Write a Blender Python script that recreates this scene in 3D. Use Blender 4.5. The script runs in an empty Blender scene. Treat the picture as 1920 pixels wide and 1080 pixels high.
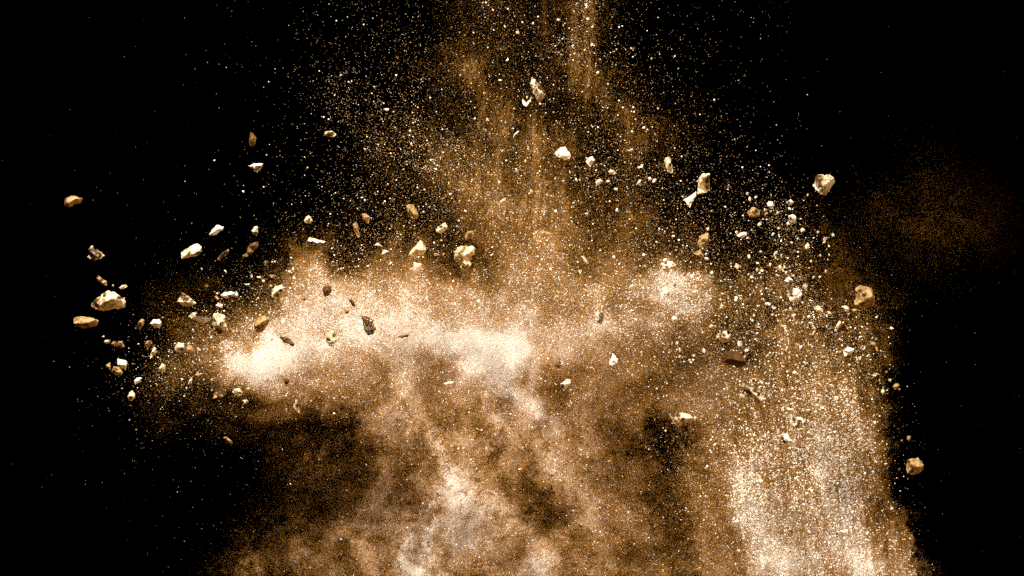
import bpy, bmesh, math, random
import numpy as np
from mathutils import Vector, noise as mnoise
from mathutils.geometry import delaunay_2d_cdt

# ------------------------------------------------------------------ camera, world, lamps, exposure
# The whole burst is about two metres wide.  All hand-measured positions below are in
# millimetres across the plane y = 0 (origin in the upper left corner), the camera is 4 m away.
MM = 0.001
CAM_D = 4.0
sc = bpy.context.scene
cam_data = bpy.data.cameras.new('camera')
cam = bpy.data.objects.new('camera', cam_data)
sc.collection.objects.link(cam)
cam.location = (0, -CAM_D, 0)
cam.rotation_euler = (math.radians(90), 0, 0)
cam_data.sensor_width = 36
cam_data.lens = 36 * CAM_D / 1.92
cam_data.clip_end = 60
sc.camera = cam

world = bpy.data.worlds.new('World')
sc.world = world
world.use_nodes = True
world.node_tree.nodes['Background'].inputs[0].default_value = (0, 0, 0, 1)
world.node_tree.nodes['Background'].inputs[1].default_value = 0.0

def aim(o, target):
    d = Vector(target) - o.location
    o.rotation_euler = d.to_track_quat('-Z', 'Y').to_euler()

def spot(name, loc, target, power, colour, cone, blend, size):
    l = bpy.data.lights.new(name, 'SPOT')
    l.energy = power; l.color = colour
    l.spot_size = math.radians(cone); l.spot_blend = blend; l.shadow_soft_size = size
    o = bpy.data.objects.new(name, l); sc.collection.objects.link(o)
    o.location = loc; aim(o, target)
    return o

def area(name, loc, target, power, colour, sx, sy):
    l = bpy.data.lights.new(name, 'AREA')
    l.shape = 'RECTANGLE'; l.size = sx; l.size_y = sy; l.energy = power; l.color = colour
    o = bpy.data.objects.new(name, l); sc.collection.objects.link(o)
    o.location = loc; aim(o, target)
    return o

# two studio flashes in snoots (white pools of light on the burst) and a weak warm fill
spot('key_flash', (-0.9, -2.6, 3.1), (-0.04, 0, -0.05), 2100, (1.0, 0.975, 0.93), 25.5, 0.3, 0.10)
spot('side_flash', (1.7, -3.3, 1.3), (0.02, 0, -0.08), 190, (1.0, 0.88, 0.68), 27.0, 0.4, 0.10)
area('warm_fill', (0.3, -3.4, -1.6), (0, 0, 0), 40, (1.0, 0.48, 0.06), 1.6, 1.0)  # added lamp that turns the shaded sides brown

sc.view_settings.view_transform = 'Standard'
sc.view_settings.look = 'None'
sc.view_settings.exposure = 0.0
sc.view_settings.gamma = 1.0
sc.view_settings.use_curve_mapping = False
sc.render.engine = 'CYCLES'
cy = sc.cycles
cy.use_denoising = False
cy.use_adaptive_sampling = False
cy.max_bounces = 5
cy.diffuse_bounces = 5
cy.glossy_bounces = 1
cy.caustics_reflective = False
cy.caustics_refractive = False
cy.pixel_filter_type = 'BLACKMAN_HARRIS'
cy.filter_width = 1.45

# ------------------------------------------------------------------ helpers
def at(x, y, depth=0.0):
    """millimetres on the measured plane -> a point at that depth (metres behind the plane)"""
    k = (CAM_D + depth) / CAM_D
    return Vector(((x - 960) * MM * k, depth, (540 - y) * MM * k))

def tag(o, label, cat, group=None, kind=None):
    o['label'] = label
    o['category'] = cat
    if group: o['group'] = group
    if kind: o['kind'] = kind
    return o

# ------------------------------------------------------------------ materials
def new_mat(name):
    m = bpy.data.materials.new(name); m.use_nodes = True
    nt = m.node_tree
    return m, nt, nt.nodes['Principled BSDF']

def rock_mat(name, light, dark, soil_shade, stain_shade_noise):
    m, nt, b = new_mat(name)
    N, L = nt.nodes, nt.links
    tc = N.new('ShaderNodeTexCoord')
    n1 = N.new('ShaderNodeTexNoise'); n1.inputs['Scale'].default_value = 55; n1.inputs['Detail'].default_value = 6
    n1.inputs['Roughness'].default_value = 0.65
    n2 = N.new('ShaderNodeTexNoise'); n2.inputs['Scale'].default_value = 120; n2.inputs['Detail'].default_value = 5
    L.new(tc.outputs['Object'], n1.inputs['Vector']); L.new(tc.outputs['Object'], n2.inputs['Vector'])
    r1 = N.new('ShaderNodeValToRGB')
    r1.color_ramp.elements[0].position = 0.38; r1.color_ramp.elements[0].color = (*dark, 1)
    r1.color_ramp.elements[1].position = 0.54; r1.color_ramp.elements[1].color = (*light, 1)
    L.new(n1.outputs['Fac'], r1.inputs['Fac'])
    at_ = N.new('ShaderNodeAttribute'); at_.attribute_name = 'stain_shade'
    k1 = N.new('ShaderNodeMath'); k1.operation = 'MULTIPLY_ADD'          # ragged dirt marks and painted facet shade: 0.1 + 1.5 * noise, times the stain
    L.new(n2.outputs['Fac'], k1.inputs[0]); k1.inputs[1].default_value = 1.9; k1.inputs[2].default_value = -0.15
    add = N.new('ShaderNodeMath'); add.operation = 'MULTIPLY'
    L.new(k1.outputs[0], add.inputs[0]); L.new(at_.outputs['Fac'], add.inputs[1])
    r2 = N.new('ShaderNodeValToRGB')
    r2.color_ramp.elements[0].position = 0.38; r2.color_ramp.elements[0].color = (0, 0, 0, 1)
    r2.color_ramp.elements[1].position = 0.70; r2.color_ramp.elements[1].color = (1, 1, 1, 1)
    L.new(add.outputs[0], r2.inputs['Fac'])
    mix = N.new('ShaderNodeMix'); mix.data_type = 'RGBA'
    L.new(r2.outputs['Color'], mix.inputs['Factor'])
    L.new(r1.outputs['Color'], mix.inputs[6]); mix.inputs[7].default_value = (*soil_shade, 1)
    L.new(mix.outputs[2], b.inputs['Base Color'])
    b.inputs['Roughness'].default_value = 0.95
    b.inputs['Specular IOR Level'].default_value = 0.15
    bp = N.new('ShaderNodeBump'); bp.inputs['Strength'].default_value = 0.7; bp.inputs['Distance'].default_value = 0.003
    L.new(n1.outputs['Fac'], bp.inputs['Height']); L.new(bp.outputs['Normal'], b.inputs['Normal'])
    return m

SOIL_SHADE = (0.055, 0.023, 0.004)  # tone of clinging dirt, also painted as shade on the dark facets
ROCK = {
    'pale':  rock_mat('pale_stone', (0.72, 0.57, 0.35), (0.21, 0.105, 0.026), SOIL_SHADE, 0.75),
    'white': rock_mat('chalk_stone', (0.86, 0.76, 0.59), (0.44, 0.29, 0.13), SOIL_SHADE, 0.50),
    'tan':   rock_mat('tan_stone', (0.40, 0.25, 0.10), (0.12, 0.055, 0.014), SOIL_SHADE, 0.80),
    'brown': rock_mat('brown_stone', (0.14, 0.07, 0.018), (0.06, 0.028, 0.006), SOIL_SHADE, 0.85),
    'dark':  rock_mat('dark_stone', (0.085, 0.038, 0.009), (0.025, 0.011, 0.003), SOIL_SHADE, 0.90),
}

def grain_mat(name):
    m, nt, b = new_mat(name)
    N, L = nt.nodes, nt.links
    a = N.new('ShaderNodeAttribute'); a.attribute_name = 'tint'
    L.new(a.outputs['Color'], b.inputs['Base Color'])
    b.inputs['Roughness'].default_value = 1.0
    b.inputs['Specular IOR Level'].default_value = 0.0
    return m
GRAIN = grain_mat('dust_grain')

# ------------------------------------------------------------------ black backdrop, a curved cloth sweep
def backdrop():
    m, nt, b = new_mat('black_velvet')
    tx = nt.nodes.new('ShaderNodeTexNoise'); tx.inputs['Scale'].default_value = 400
    rp = nt.nodes.new('ShaderNodeValToRGB')
    rp.color_ramp.elements[0].color = (0.0, 0.0, 0.0, 1); rp.color_ramp.elements[1].color = (0.0006, 0.0005, 0.0004, 1)
    nt.links.new(tx.outputs['Fac'], rp.inputs['Fac']); nt.links.new(rp.outputs['Color'], b.inputs['Base Color'])
    b.inputs['Roughness'].default_value = 1.0; b.inputs['Specular IOR Level'].default_value = 0.0
    bm = bmesh.new()
    prof = [(4.5, 5.0), (4.5, 0.0), (4.5, -2.0)] + [(4.5 - 1.2 * (1 - math.cos(t)), -2.0 - 1.2 * math.sin(t)) for t in np.linspace(0.2, math.pi / 2, 8)] + [(-2.0, -3.2)]
    rows = [[bm.verts.new((x, y, z)) for x in (-7, 7)] for y, z in prof]
    for a, c in zip(rows, rows[1:]):
        bm.faces.new((a[0], a[1], c[1], c[0]))
    me = bpy.data.meshes.new('backdrop'); bm.to_mesh(me); bm.free(); me.materials.append(m)
    o = bpy.data.objects.new('backdrop', me); sc.collection.objects.link(o)
    tag(o, 'black unlit studio backdrop behind the whole burst of dust', 'backdrop', kind='structure')
backdrop()

# ------------------------------------------------------------------ rocks
WIN = dict(A=(100,330), B=(100,500), C=(180,620), D=(380,220), E=(320,380), F=(340,520), G=(340,680), H=(560,380),
           W=(560,520), I=(680,340), J=(880,100), K=(960,240), L=(1180,270), M=(1360,320), O=(1400,480), N=(1200,560),
           S=(1220,680), P=(1480,640), T=(1560,780), U=(960,540), V=(760,600), Y=(880,380), Q=(1140,420), X=(880,640))

def smooth_pts(p):      # one corner-cutting pass for worn outlines
    out = []
    for i in range(len(p)):
        a, b = p[i], p[(i + 1) % len(p)]
        out.append((a[0] * .8 + b[0] * .2, a[1] * .8 + b[1] * .2)); out.append((a[0] * .2 + b[0] * .8, a[1] * .2 + b[1] * .8))
    return out

def rock_mesh(name, pts, ridge, stain_shades, thick, mat, seed, rough, worn):
    """pts: outline in mm round the rock's centre (z up); ridge: (x, z, height) corners of the near side."""
    rnd = random.Random(seed)
    area2 = sum(pts[i][0] * pts[(i + 1) % len(pts)][1] - pts[(i + 1) % len(pts)][0] * pts[i][1] for i in range(len(pts)))
    if area2 < 0: pts = pts[::-1]
    if worn: pts = smooth_pts(pts)
    w = max(p[0] for p in pts) - min(p[0] for p in pts); h = max(p[1] for p in pts) - min(p[1] for p in pts)
    size = (abs(area2) / 2) ** 0.5
    T = thick * size
    if not ridge:
        ridge = []
        for k in range(rnd.choice((2, 3, 3))):
            a = pts[rnd.randrange(len(pts))]
            f = rnd.uniform(0.15, 0.6)
            ridge.append((a[0] * f, a[1] * f, rnd.uniform(0.65, 1.0)))
    back = [(p[0] * rnd.uniform(.4, .65), p[1] * rnd.uniform(.4, .65), rnd.uniform(.6, 1.)) for p in pts[::max(1, len(pts) // 5)]]
    bm = bmesh.new()
    n = len(pts)
    rim = [bm.verts.new((p[0], rnd.uniform(-.12, .12) * T, p[1])) for p in pts]
    for side, inner in ((-1, ridge), (1, back)):
        co = [Vector((p[0], p[1])) for p in pts] + [Vector((q[0], q[1])) for q in inner]
        vs, es, fs, ov, oe, of = delaunay_2d_cdt(co, [(i, (i + 1) % n) for i in range(n)], [], 1, 1e-4)
        loc = []
        for k, v in enumerate(vs):
            src = [i for i in ov[k]]
            if src and min(src) < n: loc.append(rim[min(src)])
            else:
                q = inner[src[0] - n][2] if src else .5
                loc.append(bm.verts.new((v.x, side * q * T, v.y)))
        for f in fs:
            vv = [loc[i] for i in f]
            if side > 0: vv = vv[::-1]
            try: bm.faces.new(vv)
            except ValueError: pass
    bmesh.ops.recalc_face_normals(bm, faces=bm.faces[:])
    cuts = 5 if size > 26 else (4 if size > 14 else 3)
    bmesh.ops.bevel(bm, geom=[e for e in bm.edges], offset=size * 0.022, segments=1, affect='EDGES', clamp_overlap=True)
    bmesh.ops.triangulate(bm, faces=bm.faces[:])
    bmesh.ops.subdivide_edges(bm, edges=[e for e in bm.edges if e.calc_length() > size * 0.22], cuts=cuts - 2, use_grid_fill=True)
    bmesh.ops.triangulate(bm, faces=bm.faces[:])
    bmesh.ops.subdivide_edges(bm, edges=[e for e in bm.edges if e.calc_length() > size * 0.12], cuts=1, use_grid_fill=True)
    bm.normal_update()
    off = Vector((seed * 3.7 % 91, seed * 1.3 % 53, seed * .7 % 37))
    for v in bm.verts:
        p = v.co / size
        d = mnoise.fractal(p * 2.2 + off, 1.0, 2.0, 4) * 0.065 + abs(mnoise.noise(p * 5 + off)) * -0.08 + mnoise.noise(p * 11 + off) * 0.03
        v.co += v.normal * d * size * rough
    bm.normal_update()
    me = bpy.data.meshes.new(name)
    for v in bm.verts: v.co *= MM
    bm.to_mesh(me)
    st = me.attributes.new('stain_shade', 'FLOAT', 'POINT')  # dirt marks, plus shade painted onto the darker faces
    vals = []
    for v in me.vertices:
        x, z = v.co.x / MM, v.co.z / MM
        s = 0.0
        for sx, sz, sr in stain_shades:
            if sr < 2.2: continue
            sr *= 1.15
            d = math.hypot(x - sx, z - sz) / sr
            s = max(s, min(1.0, max(0.0, 1.5 - d)))
        if v.co.y > 0.3 * T * MM: s = 0
        vals.append(s)
    st.data.foreach_set('value', vals)
    bm.free()
    me.materials.append(ROCK[mat])
    return me

ROCKS = []
def R(kind, win, pts, label, ridge=None, stain_shade=(), y=None, mat='pale', thick=0.85, rough=1.0, worn=False, group=None):
    x0, y0 = WIN[win]
    P = [(x0 + a / 6, y0 + b / 6) for a, b in pts]
    cx = (min(p[0] for p in P) + max(p[0] for p in P)) / 2; cy_ = (min(p[1] for p in P) + max(p[1] for p in P)) / 2
    seed = len(ROCKS) * 17 + 5
    rnd = random.Random(seed)
    if y is None: y = rnd.uniform(-0.34, -0.2)
    loc = [(a - cx, cy_ - b) for a, b in P]
    rid = [(x0 + q[0] / 6 - cx, cy_ - y0 - q[1] / 6, q[2]) for q in ridge] if ridge else None
    sta = [(x0 + q[0] / 6 - cx, cy_ - y0 - q[1] / 6, q[2] / 6) for q in stain_shade]
    k = (CAM_D + y) / CAM_D
    loc = [(a * k, b * k) for a, b in loc]
    if rid: rid = [(a * k, b * k, c) for a, b, c in rid]
    me = rock_mesh(kind, loc, rid, sta, thick, mat, seed, rough, worn)
    o = bpy.data.objects.new(kind, me)
    sc.collection.objects.link(o)
    o.location = at(cx, cy_, y)
    cat = {'rock': 'rock', 'pebble': 'pebble', 'stone_shard': 'stone shard', 'dirt_clod': 'dirt clod'}[kind]
    tag(o, label, cat, group or {'rock': 'rocks flying out of the dust burst', 'pebble': 'pebbles flying round the dust burst',
                                 'stone_shard': 'shards and flakes of stone in the air', 'dirt_clod': 'crumbling clods of dirt in the air'}[kind])
    ROCKS.append(o)
    return o

# --- far left group
R('rock','A',[(120,290),(140,245),(195,215),(250,222),(290,240),(330,245),(325,290),(300,312),(250,310),(200,348),(165,355),(130,340)],
  'tan humped rock with a concave underside, the outermost at upper left', [(208,300,.95),(268,258,.85),(318,250,.4)], [(155,322,32)], mat='tan')
R('rock','A',[(430,775),(475,820),(540,865),(588,895),(520,945),(460,965),(410,935),(375,915),(400,880),(395,820)],
  'three-cornered rock with dark pitted face and pale rim on the far left', [(430,840,.7),(500,900,.9)], [(440,860,50),(500,890,45),(450,920,40),(470,835,30)], mat='pale', rough=1.7)
R('rock','A',[(1435,855),(1530,790),(1630,757),(1672,790),(1672,850),(1620,900),(1520,920),(1440,940)],
  'large pale oblong rock tilted up to the right with a notched dark underside', [(1485,912,.7),(1570,885,.95),(1650,855,.75),(1560,835,.8)], [(1640,872,30)])
R('pebble','E',[(432,360),(460,310),(520,250),(600,268),(598,300),(550,330),(490,372),(440,370)],
  'small cream wedge floating just above the large pale oblong rock', [(468,345,.7),(535,300,.95),(588,294,.6)], mat='white')
R('stone_shard','E',[(520,645),(560,580),(620,530),(655,522),(655,550),(625,600),(580,620),(540,650)],
  'thin slanted leaf-shaped shard with dark middle right of the large pale oblong rock', [(560,610,.8),(610,560,.9)], [(575,595,32),(615,555,28)], mat='tan')
R('stone_shard','E',[(800,600),(850,560),(870,490),(930,445),(985,435),(990,490),(940,550),(885,590),(850,615)],
  'long brown slanted flake with a pale tip curled under its lower end', [(880,560,.8),(940,480,.9)], [], mat='brown')
R('pebble','E',[(905,315),(940,268),(985,265),(985,330),(970,380),(915,345)],
  'small speckled half-round pebble above the long brown slanted flake', [(940,325,.9)], [(960,350,24)])
R('pebble','E',[(1500,200),(1520,160),(1555,138),(1580,165),(1595,205),(1575,238),(1520,232)],
  'small round cream pebble above the sloping left edge of the dust', [(1545,190,.95),(1565,200,.8)], [(1560,190,14)])
R('stone_shard','E',[(1530,430),(1560,390),(1620,400),(1680,420),(1750,435),(1720,455),(1640,455),(1590,440)],
  'bright white flat chip lying on the upper left edge of the dust', [(1600,430,.5),(1680,440,.5)], mat='white')
R('pebble','E',[(1055,655),(1100,650),(1105,680),(1075,725),(1055,705)],
  'tiny pebble half orange brown and half white left of the dust edge', [(1075,690,.9)], [(1090,672,26)], mat='tan')
R('pebble','E',[(1158,660),(1172,648),(1186,662),(1180,678),(1162,676)], 'tiny cream dot of stone right of the half brown tiny pebble')
R('stone_shard','E',[(598,755),(618,756),(634,785),(620,796)], 'tiny pale sliver below the thin leaf-shaped shard')
R('pebble','E',[(365,925),(395,912),(430,928),(420,948),(385,950)], 'tiny pale oval bead above the triangular dark-faced rock', [(398,932,.9)])
R('stone_shard','E',[(818,908),(845,916),(872,912),(888,905),(886,922),(855,930)], 'tiny white crescent just left of the dust bank', mat='white')
R('pebble','E',[(985,835),(1005,825),(1020,840),(1010,855),(990,852)], 'upper of two tiny cream pebbles near the dust bank corner')
R('pebble','E',[(1028,875),(1048,862),(1064,880),(1055,900),(1034,896)], 'lower of two tiny cream pebbles near the dust bank corner')
R('rock','B',[(1380,400),(1450,285),(1530,335),(1610,410),(1580,435),(1525,455),(1440,430)],
  'triangular rock with a dark recessed face and pale edges pointing up', [(1445,395,.5),(1500,395,.7),(1560,415,.9)], [(1465,340,38),(1500,375,36),(1550,400,26)], mat='pale')
R('pebble','B',[(482,125),(510,90),(545,130),(605,165),(610,200),(600,222),(550,195),(500,160)],
  'pock-marked slanted pebble above the biggest left-hand rock', [(520,140,.8),(565,180,.9)], [(510,112,14),(545,155,20)], mat='tan')
R('pebble','B',[(735,235),(770,205),(820,200),(835,220),(800,245),(755,258)], 'small smooth pale oval above right of the biggest left-hand rock', [(780,228,.9)])
R('pebble','B',[(662,205),(674,198),(684,210),(676,224),(664,220)], 'tiny speck of stone between the pock-marked pebble and the pale oval')
R('rock','B',[(408,430),(440,380),(530,320),(580,270),(625,258),(720,290),(790,340),(812,390),(805,455),(740,480),(610,503),(520,480),(430,468)],
  'biggest rock on the left, domed and pale with a dark hollow', [(555,432,.75),(620,388,.95),(700,362,.95),(785,372,.55),(600,320,.55)], [(495,415,58),(575,290,17),(590,325,24),(748,345,26)])
R('rock','B',[(225,585),(260,562),(330,555),(400,560),(500,590),(512,610),(500,665),(430,685),(330,692),(250,682)],
  'dim tan boat-shaped slab below the biggest left-hand rock', [(248,632,.8),(330,642,.95),(420,625,.95),(490,594,.6)], [(300,660,32),(380,655,34)], mat='tan')
R('pebble','B',[(932,690),(960,610),(1000,580),(1025,600),(1020,650),(975,710),(945,705)],
  'narrow upright mottled pebble left of the smooth egg-like one', [(980,640,.9)], [(968,650,30),(950,690,16)], mat='tan')
R('pebble','B',[(1080,640),(1130,590),(1190,592),(1222,620),(1220,660),(1190,688),(1130,680)],
  'smooth egg-like pebble with white top and tan underside', [(1112,640,.8),(1160,630,.95),(1205,640,.8)], mat='white')
R('rock','F',[(80,440),(130,390),(190,405),(270,415),(325,465),(330,485),(290,500),(255,530),(190,510),(110,465)],
  'pale rock split by a thin diagonal crack, left of the skull-like rock', [(170,440,.8),(270,460,.85)], [(150,410,12),(215,465,10),(240,490,10)], mat='white')
R('rock','F',[(345,470),(360,410),(430,400),(490,430),(500,480),(510,560),(480,620),(430,650),(385,605),(390,570),(350,540)],
  'skull-like upright rock, white on top with dark hollows below', [(400,470,.85),(440,540,.95),(460,500,.8)], [(382,485,22),(460,525,22),(420,590,34),(450,620,30)])
R('rock','F',[(810,530),(840,470),(890,425),(940,430),(990,465),(985,520),(940,590),(900,630),(850,630),(815,580)],
  'rounded brown rock with a dark crack at the left edge of the bright dust', [(870,540,.9),(930,490,.9)], [(830,560,24),(880,562,22),(920,545,18)], mat='tan')
R('rock','F',[(1005,190),(1020,130),(1070,90),(1130,80),(1180,110),(1150,180),(1100,220),(1050,250),(1015,225)],
  'white-topped knobbly rock on the left rim of the bright dust', [(1060,170,.8),(1110,140,.9)], [(1080,195,22),(1120,150,15)], mat='pale', rough=1.6)
R('rock','F',[(1580,150),(1600,100),(1680,95),(1695,150),(1660,205),(1610,225)],
  'dark brown six-sided rock set in the bright dust at upper left', [(1630,150,.9)], [], mat='dark', y=-.3)
R('rock','F',[(1105,670),(1150,660),(1210,680),(1280,745),(1260,790),(1200,750),(1150,735)],
  'dark brown tilted rock with one black end over the brightest left dust', [(1160,705,.8),(1235,745,.9)], [(1125,690,40)], mat='brown', y=-.36)
R('dirt_clod','F',[(1620,690),(1640,630),(1690,600),(1745,640),(1770,690),(1740,740),(1690,790),(1640,750)],
  'coarse speckled brown clod in the bright dust below the six-sided rock', [(1680,680,.9),(1710,720,.9)], [(1650,700,30),(1700,750,34),(1720,650,24)], mat='pale', rough=2.6, y=-.27)
R('rock','F',[(440,200),(480,165),(560,155),(630,155),(635,210),(590,215),(530,245),(460,230)],
  'white ragged rock with a black notch above the skull-like rock', [(500,205,.8),(580,185,.8)], [(550,212,16),(600,175,12)], mat='white', rough=1.4)
R('dirt_clod','F',[(380,320),(420,280),(470,310),(460,350),(400,340)], 'small white clod hanging above the skull-like rock', mat='white', rough=1.8)
R('pebble','F',[(388,180),(408,165),(420,182),(405,200),(392,196)], 'tiny cream pebble at the left end of the white ragged rock')
R('pebble','F',[(372,215),(400,205),(428,235),(420,262),(395,262),(385,235)], 'small tan lump under the left end of the white ragged rock', mat='tan')
R('pebble','C',[(90,110),(130,95),(168,105),(150,140),(110,148),(92,130)], 'leftmost of three little pebbles in a row at far left', [(125,120,.9)])
R('pebble','C',[(170,150),(195,112),(235,115),(232,150),(205,182)], 'round middle one of three little pebbles in a row', [(205,142,.9)], mat='tan')
R('pebble','C',[(222,170),(250,118),(300,118),(320,185),(280,200),(235,195)], 'browner right-hand one of three little pebbles in a row', [(270,165,.9)], [(265,165,36)], mat='tan')
R('pebble','C',[(68,70),(85,54),(98,62),(90,76)], 'tiny white chip above the row of three little pebbles', mat='white')
R('pebble','C',[(545,150),(580,110),(625,110),(635,145),(600,190),(580,220),(560,180)], 'tan lumpy pebble above a slim pale sliver on the left', [(590,140,.9)], [(605,130,16)], mat='tan')
R('stone_shard','C',[(605,320),(615,260),(650,175),(680,200),(690,250),(640,290)], 'slim pale sliver pointing down left below a tan lumpy pebble', [(650,235,.9)])
R('rock','C',[(880,190),(920,130),(980,140),(1000,190),(990,240),(940,250),(890,220)], 'pale rounded rock with one dark dent, left of a fainter twin', [(940,180,.9)], [(968,210,24)])
R('rock','C',[(1008,200),(1035,165),(1075,160),(1102,190),(1095,240),(1060,268),(1015,240)], 'fainter rounded tan rock half sunk in dust beside its dented twin', [(1060,210,.9)], [(1030,240,16)], mat='tan', y=-.05)
R('pebble','C',[(105,385),(160,355),(172,410),(160,450),(130,420)], 'small triangular pebble left of a white cube-like one', [(148,405,.9)], mat='tan')
R('rock','C',[(235,370),(240,315),(345,330),(350,390),(335,450),(290,430),(240,390)], 'white cube-like little rock with a chipped corner on the left', [(285,375,.9),(330,380,.8)], [(320,405,12)], mat='white')
R('pebble','C',[(175,450),(200,395),(260,410),(305,470),(290,505),(210,505)], 'brown folded pebble tucked under the white cube-like rock', [(215,440,.8),(250,460,.9)], [(225,440,24)], mat='tan', y=-.36)
R('pebble','C',[(425,560),(460,525),(520,530),(500,580),(440,612)], 'white slanted pebble between the cube-like rock and the egg-shaped stone', [(470,565,.9)], mat='white')
R('pebble','C',[(355,740),(370,690),(410,672),(445,710),(440,760),(400,798),(365,780)], 'upright egg-shaped stone, lowest of the left-hand group, tan lower half', [(380,735,.8),(425,735,.85),(400,725,.95)], [(395,755,22)], mat='pale')
R('pebble','C',[(705,420),(740,360),(785,390),(780,450),(740,475),(710,460)], 'cream knobbly pebble at the left tip of the dust', [(745,415,.9)], [(765,425,12)])
R('pebble','C',[(1110,500),(1145,455),(1175,495),(1150,535)], 'small rounded triangular pebble under the left arm of dust', [(1142,500,.9)], mat='tan')
R('stone_shard','C',[(1035,605),(1050,550),(1080,520),(1085,555),(1060,605)], 'slim upright sliver left of the small rounded triangular pebble', [(1060,565,.9)])
R('stone_shard','C',[(1315,770),(1330,700),(1390,670),(1465,690),(1460,715),(1420,750),(1370,745)], 'curved shell-like flake with a dark hollow top below the left dust', [(1370,715,.9),(1430,705,.8)], [(1385,690,26),(1430,692,26),(1345,735,12)], mat='tan', thick=.35)
R('dirt_clod','C',[(1530,690),(1560,640),(1630,650),(1660,700),(1600,750),(1550,740)], 'ragged cream clod right of the curved shell-like flake', [(1590,695,.9)], [(1580,690,20),(1620,700,14)], rough=2.4)
R('dirt_clod','C',[(1640,780),(1700,770),(1720,800),(1670,825)], 'smaller ragged crumb trailing below the ragged cream clod', rough=2.2)
R('pebble','G',[(735,290),(755,275),(772,290),(760,315),(740,310)], 'tiny bead right of the ragged cream clod')
R('rock','G',[(1145,210),(1180,170),(1215,190),(1205,240),(1170,245)], 'small almost black rock below the brightest left dust', [(1178,210,.9)], mat='dark', y=-.27)
R('stone_shard','G',[(1270,480),(1285,410),(1310,430),(1330,500),(1330,575),(1280,535)], 'spindle-shaped upright flake with brown centre at the lower dust edge', [(1300,490,.8)], [(1303,480,18)], mat='pale')
R('stone_shard','G',[(462,840),(510,830),(575,890),(575,915),(530,900)], 'cigar-shaped chip alone in the dark below the left dust', [(515,860,.9)], [(505,855,16)], mat='tan')
R('stone_shard','G',[(1160,385),(1182,350),(1212,320),(1205,342),(1185,372)], 'thin white splinter above the spindle-shaped flake', mat='white')
# --- upper left
R('stone_shard','D',[(520,240),(535,165),(570,175),(608,230),(590,310),(555,335),(530,320)], 'dark brown upright flake with one pale edge alone at upper left', [(545,250,.8)], [(565,280,16)], mat='brown')
R('rock','D',[(508,540),(580,520),(685,520),(660,575),(615,625),(550,585)], 'shark-tooth rock pointing down, white on top and dark in front', [(555,560,.7),(650,550,.8),(610,590,.6)], [(570,572,24),(610,575,26),(640,560,14)], mat='white')
R('stone_shard','D',[(1360,185),(1385,155),(1460,150),(1505,190),(1480,220),(1410,222)], 'small flat oval ring-like flake with dark centre at upper left', [(1430,186,.5)], [(1420,186,28),(1455,186,24)], mat='pale')
R('pebble','D',[(440,825),(468,820),(465,852),(455,846)], 'tiny white chip alone below the shark-tooth rock', mat='white')
R('pebble','D',[(1165,570),(1185,552),(1190,568),(1175,582)], 'tiny pale grain right of the shark-tooth rock')
# --- above the band
R('rock','H',[(1195,60),(1230,15),(1280,15),(1320,60),(1352,140),(1330,185),(1270,190),(1230,110)], 'tan bean-shaped rock standing above the dust left of centre', [(1250,70,.85),(1300,140,.9)], [(1290,150,14)], mat='tan', worn=True, y=-.1)
R('pebble','H',[(1540,305),(1590,250),(1650,225),(1680,255),(1665,310),(1600,350),(1550,335)], 'pale oval pebble with brown hollow right of the bean-shaped rock', [(1610,290,.8)], [(1600,275,22),(1640,290,14)], y=-.12)
R('rock','H',[(1232,585),(1290,500),(1365,420),(1415,450),(1435,530),(1400,600),(1340,625),(1260,610)], 'pale pyramid-like rock with a ridge running up to its peak', [(1330,520,.9),(1270,580,.6),(1385,540,.8)], [(1335,558,16),(1310,530,9)], mat='pale', y=-.18)
R('rock','H',[(1285,720),(1295,665),(1390,690),(1375,745),(1325,800),(1290,770)], 'white chipped rock just under the pyramid-like rock', [(1340,720,.8)], [(1345,730,12)], mat='white', y=0.0)
R('stone_shard','H',[(705,120),(750,115),(805,160),(790,240),(760,230),(720,165)], 'tapering pale shard leaning left, right-hand one of a pair above the dust', [(755,165,.9)], mat='tan', y=-.05)
R('stone_shard','H',[(605,240),(650,205),(670,270),(690,380),(670,400),(620,300)], 'long dusty shard, left-hand one of a leaning pair above the dust', [(640,280,.9)], mat='tan', y=0.02)
R('stone_shard','H',[(930,590),(960,525),(1020,545),(965,582)], 'small white triangular chip left of the pyramid-like rock', mat='white')
R('stone_shard','H',[(850,480),(880,450),(950,495),(905,492)], 'white flat chip upper left of the small white triangle', mat='white')
R('stone_shard','H',[(1005,705),(1030,670),(1062,664),(1040,690)], 'white chip below the small white triangle', mat='white')
R('rock','I',[(1010,800),(1060,740),(1130,710),(1170,715),(1180,750),(1240,735),(1280,770),(1260,830),(1210,880),(1240,920),(1180,990),(1120,1000),(1090,940),(1040,880)],
  'large lobed knobbly boulder in the middle above the bright dust', [(1090,790,.95),(1170,820,.45),(1230,790,.9),(1130,880,.6),(1160,940,.8)], [(1178,790,12),(1110,890,13),(1190,900,12),(1090,860,9)], mat='pale', rough=1.9, y=-.22)
R('stone_shard','I',[(1145,600),(1180,560),(1230,548),(1260,590),(1240,640),(1150,650)], 'dusty hollow flake above the large lobed boulder', [(1200,600,.6)], [(1205,605,28)], mat='tan', y=0)
R('stone_shard','I',[(1545,225),(1590,185),(1620,183),(1600,220),(1560,245)], 'small white oblong chip high right of the lobed boulder', [(1580,215,.8)], mat='white', y=-.1)
R('pebble','I',[(800,820),(835,805),(870,825),(850,845),(812,842)], 'little dusty pebble between the pyramid-like rock and the boulder', mat='tan', y=0)
R('stone_shard','I',[(1540,665),(1562,655),(1552,680),(1572,695),(1545,695)], 'tiny pale crescent below the small white oblong chip', y=0)
R('pebble','I',[(1360,995),(1390,985),(1388,1008),(1368,1014)], 'tiny pale oval right of the boulder foot')
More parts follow.
